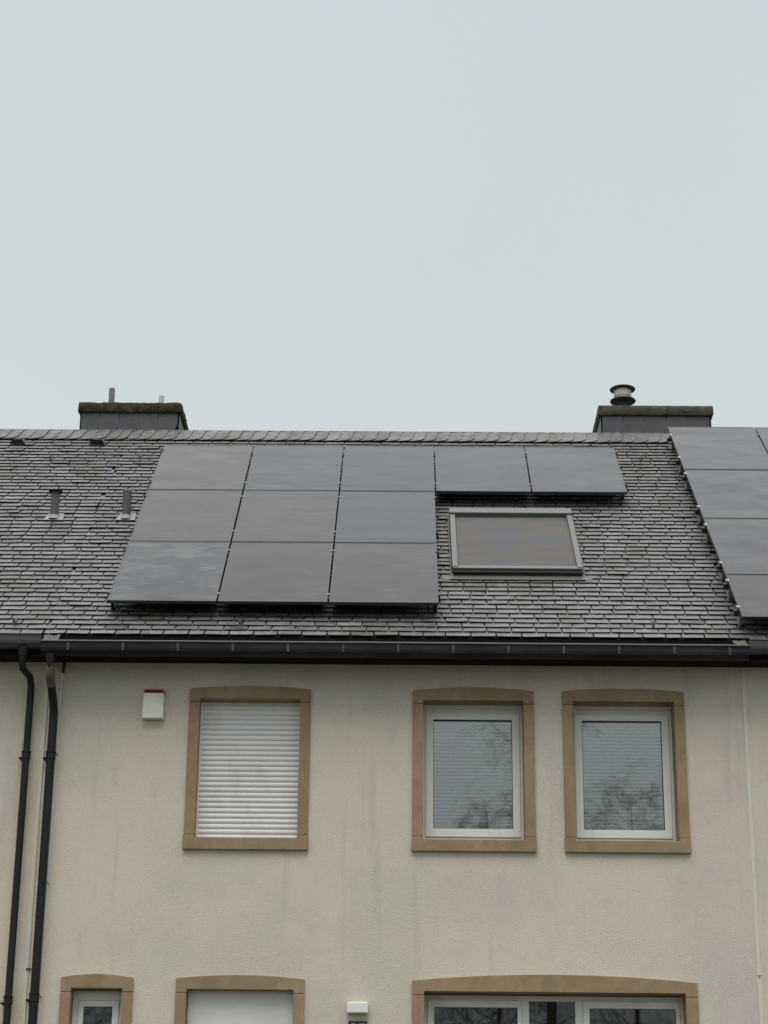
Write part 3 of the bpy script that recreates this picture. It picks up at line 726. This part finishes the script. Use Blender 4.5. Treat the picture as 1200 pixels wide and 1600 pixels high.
labs = {(0,0): 'black solar panel at the top left corner of the L shaped array', (0,1): 'second black solar panel from the left in the array\'s top row along the ridge',
 (0,2): 'middle black solar panel of the five along the ridge', (0,3): 'black solar panel directly above the left part of the shuttered roof window',
 (0,4): 'black solar panel at the free right end of the top row, above the roof window',
 (1,0): 'black solar panel at the left end of the middle row of the L shaped array', (1,1): 'black solar panel in the very centre of the three by three block',
 (1,2): 'black solar panel in the middle row, beside the left edge of the roof window', (2,0): 'black solar panel with pale smears at the bottom left of its array',
 (2,1): 'black solar panel in the middle of the bottom row of the L shaped array', (2,2): 'black solar panel ending the bottom row, lower left of the roof window'}
for (r, c), lb_ in labs.items():
    jit = random.uniform(-.0015, .0015)
    pt = solar(XA+c*(PW+GAP)+GAP/2+jit, SA+(2-r)*(PH+GAP)+GAP/2-.01, HA+random.uniform(-.001, .001), lb_, G1)
    for ch in pt.children:
        if ch.name.startswith('glass'): ch['smear'] = {(2,0): .30, (0,0): .14, (1,0): .07, (1,1): .05}.get((r, c), .0)
G2 = 'solar panels on the right neighbour roof'
XB, HB = 3.412, .06
for x, s, lb_, pr in ((XB, 4.155, 'grey solar panel in front of the right chimney, rising above the ridge', (FR, GL)),
                  (XB+1.150, 4.150, 'solar panel cut by the right edge of the photo, top row of the neighbour array', (FR, GL)),
                  (XB, 2.427, 'solar panel second from the top along the left edge of the right neighbour array', (FR, GL)),
                  (XB, .704, 'solar panel third from the top along the left edge of the right neighbour array', (FR, GL)),
                  (XB, -.450, 'wide lying solar panel at the foot of the right neighbour array, nearest the gutter', (FR2, GL2))):
    solar(x, s, HB, lb_, G2, pr)
def rail(x0, x1, s, h, label, group, gaps, hang=.03):
    t = empty('mounting_rail', rp(x0, s, h-.09), label, 'rail', group)
    m = MB(); rbox(m, x0-hang, x1+hang, s-.018, s+.018, h-.080, h-.037)
    m.build('rail_bar', ANOD, t)
    for xx, d in ((x0-.002, -1), (x1+.002, 1)):
        m = MB(); a, b = sorted((xx, xx+d*.022)); rbox(m, a, b, s-.022, s+.022, h-.037, h-.004)
        a, b = sorted((xx-d*.012, xx+d*.022)); rbox(m, a, b, s-.022, s+.022, h+.0015, h+.005)
        m.tube([rp(xx+d*.012, s, h+.005), rp(xx+d*.012, s, h+.014)], .007, 8)
        m.build('end_clamp', ALU if d < 0 and h > .05 else ANOD, t)
        m = MB(); xh = xx-d*.03                 # roof hook under the end of the rail
        rbox(m, xh-.015, xh+.015, s-.05, s-.02, HS+.008, h-.045); rbox(m, xh-.02, xh+.02, s-.05, s+.16, HS+.006, HS+.013)
        m.build('rail_foot', CLAMPM if h > .05 else ZINC, t)
    for xx in gaps:
        m = MB(); rbox(m, xx-.016, xx+.016, s-.020, s+.020, h+.0015, h+.0045); m.tube([rp(xx, s, h+.0045), rp(xx, s, h+.012)], .006, 8); m.build('mid_clamp', CLAMPM, t)
gp = [XA+k*(PW+GAP) for k in (1, 2, 3, 4)]
GR = 'mounting rails under the L shaped array'
E3 = XA+3*(PW+GAP); E5 = XA+5*(PW+GAP)
for s_, e_, g_, lb_ in ((4.93, E5, gp, 'upper rail carrying the five panel top row, just below the ridge'), (3.72, E5, gp, 'lower rail of the five panel top row, above the roof window'),
                    (3.22, E3, gp[:2], 'upper rail of the middle panel row, ending beside the roof window shutter box'), (2.05, E3, gp[:2], 'lower rail of the middle panel row, ending beside the roof window'),
                    (1.46, E3, gp[:2], 'upper rail of the bottom panel row, level with the foot of the roof window'), (.20, E3, gp[:2], 'lowest rail of the L shaped array, with a black end near the gutter')):
    rail(XA+.012, e_-.012, SA+s_*.995, HA, lb_, GR, g_)
GR2 = 'mounting rails under the right neighbour array'
nm = ['first', 'second', 'third', 'fourth', 'fifth', 'sixth', 'seventh', 'eighth']
for k, s_ in enumerate((5.50, 4.60, 3.98, 2.80, 2.20, 1.03, .52, -.20)):
    rail(XB, XB+1.130 if k < 6 else XB+1.722, s_, HB, f'{nm[k]} rail from the top with pale clamp under the right neighbour array', GR2, [XB+1.140] if k < 2 else [], .045)

# ------------------------------------------------------------------ small things on the facade
t = empty('alarm_siren', (-2.579, 0, 6.571), 'cream alarm siren box with red top strip on the wall left of the shuttered window', 'alarm box')
m = MB(); x0, x1 = -2.690, -2.470
m.hexa([(x0,-.085,6.571), (x1,-.085,6.571), (x1,.0,6.571), (x0,.0,6.571), (x0+.006,-.075,6.838), (x1-.006,-.075,6.838), (x1-.006,.0,6.838), (x0+.006,.0,6.838)])
m.build('housing', CREAMB, t, bevel=.008)
m = MB(); m.hexa([(x0+.008,-.073,6.8385), (x1-.008,-.073,6.8385), (x1-.008,0,6.8385), (x0+.008,0,6.8385), (x0+.012,-.060,6.878), (x1-.012,-.060,6.878), (x1-.012,0,6.878), (x0+.012,0,6.878)]); m.build('strobe_lens', REDL, t, bevel=.005)
t = empty('wall_lamp', (-.451, 0, 3.67), 'white box wall lamp above the black house number plate', 'lamp')
m = MB(); m.box(-.555, -.347, -.085, -.012, 3.668, 3.771); m.build('diffuser', LAMPW, t, bevel=.010)
m = MB(); m.box(-.54, -.362, -.012, .0, 3.68, 3.76); m.build('back_plate', ALU, t)
t = empty('house_number_plate', (-.447, 0, 3.42), 'black house number plate with grey digits 27 under the white wall lamp', 'sign')
m = MB(); m.box(-.552, -.342, -.010, .0, 3.412, 3.612); m.build('plate_rim', PLATEW, t, bevel=.004)
m = MB(); m.box(-.537, -.357, -.0135, -.0102, 3.427, 3.597); m.build('plate_face', PLATEB, t)
def stroke(m, pts, wd, y):
    P = [Vector((p[0], 0, p[1])) for p in pts]; Lf = []; Rt = []
    for i, p in enumerate(P):
        d = (P[min(i+1, len(P)-1)]-P[max(i-1, 0)]).normalized(); q = Vector((-d.z, 0, d.x))*wd/2
        Lf.append(p+q); Rt.append(p-q)
    for i in range(len(P)-1):
        a, b, c, d = Lf[i], Lf[i+1], Rt[i+1], Rt[i]
        m.hexa([(v.x, y, v.z) for v in (d, c, b, a)]+[(v.x, y-.003, v.z) for v in (d, c, b, a)])
m = MB(); cx, cz = -.490, 3.548
arc = [(cx+.028*math.cos(a), cz+.026*math.sin(a)) for a in [math.pi-.2-k*(math.pi+.5)/10 for k in range(11)]]
stroke(m, arc+[(cx-.03, 3.452)], .015, -.0137); stroke(m, [(cx-.034, 3.459), (cx+.034, 3.459)], .015, -.0139)
m.build('digit', DIGIT, t)
m = MB(); cx = -.407
stroke(m, [(cx-.034, 3.570), (cx+.036, 3.570)], .015, -.0137); stroke(m, [(cx+.030, 3.563), (cx+.002, 3.52), (cx-.010, 3.452)], .015, -.0139)
m.build('digit', DIGIT, t)

# ------------------------------------------------------------------ bare trees across the street, seen only in the panes
def tree(x, y, h, spread, seed, label, weep=0, nb=22, lvl=5):
    rnd = random.Random(seed)
    t = empty('bare_tree', (x, y, 0), label, 'tree', 'bare trees across the street')
    tr = MB(); cr = MB()
    tr.tube([(x, y, -.1), (x+rnd.uniform(-.1,.1), y, h*.3), (x+rnd.uniform(-.25,.25), y, h*.6), (x+rnd.uniform(-.2,.2), y, h*.97)], [.011*h, .008*h, .0035*h, .008], 8)
    tr.build('trunk', BARK, t, smooth=True)
    def branch(p, d, ln, r, lev):
        n_ = 3 if lev < 5 else 2; pts = [p]; dd = d.copy()
        for i in range(n_):
            dd = (dd+Vector((rnd.gauss(0,.16), rnd.gauss(0,.16), rnd.gauss(.03,.12)-weep*(lev/5)*.5))).normalized()
            pts.append(pts[-1]+dd*ln/n_)
        cr.tube(pts, [r, r*.8, r*.6, r*.45][:n_+1], 3, caps=False)
        if lev >= lvl: return
        for k in range(rnd.choice((4, 5, 5))):
            q = pts[rnd.choice((1, 2, 2, 3))]
            ax = Vector((rnd.gauss(0,1), rnd.gauss(0,1), rnd.gauss(0,.6))).normalized()
            branch(q, (dd*.7+ax*.75).normalized(), ln*rnd.uniform(.5, .75), max(r*.5, .0028), lev+1)
    for k in range(nb):
        z = h*(.16+.79*k/(nb-1)); a = k*2.4+rnd.uniform(-.4,.4); f = 1-.8*max(0, (z/h-.35)/.65)
        branch(Vector((x, y, z)), Vector((math.cos(a), math.sin(a), .75)).normalized(), spread*f*.55, .017*f+.006, 1)
    cr.build('crown', BARK, t)
tree(4.1, -37, 20.5, 5.0, 5, 'tall slender bare tree with hanging twigs, reflected between the two upper right panes', .5)
tree(2.4, -35, 13.4, 4.2, 8, 'lower round bare tree reflected at the bottom of the upper middle window', .1)
tree(6.6, -38, 14.4, 4.4, 13, 'lower round bare tree reflected at the bottom left of the right upper window', .1)
tree(-2.5, -34, 10.2, 4.0, 21, 'low spreading bare tree reflected in the left ground floor glass', 0, 18)
tree(-9, -36, 11, 5, 34, 'bare tree standing farthest left across the street', 0, 14)
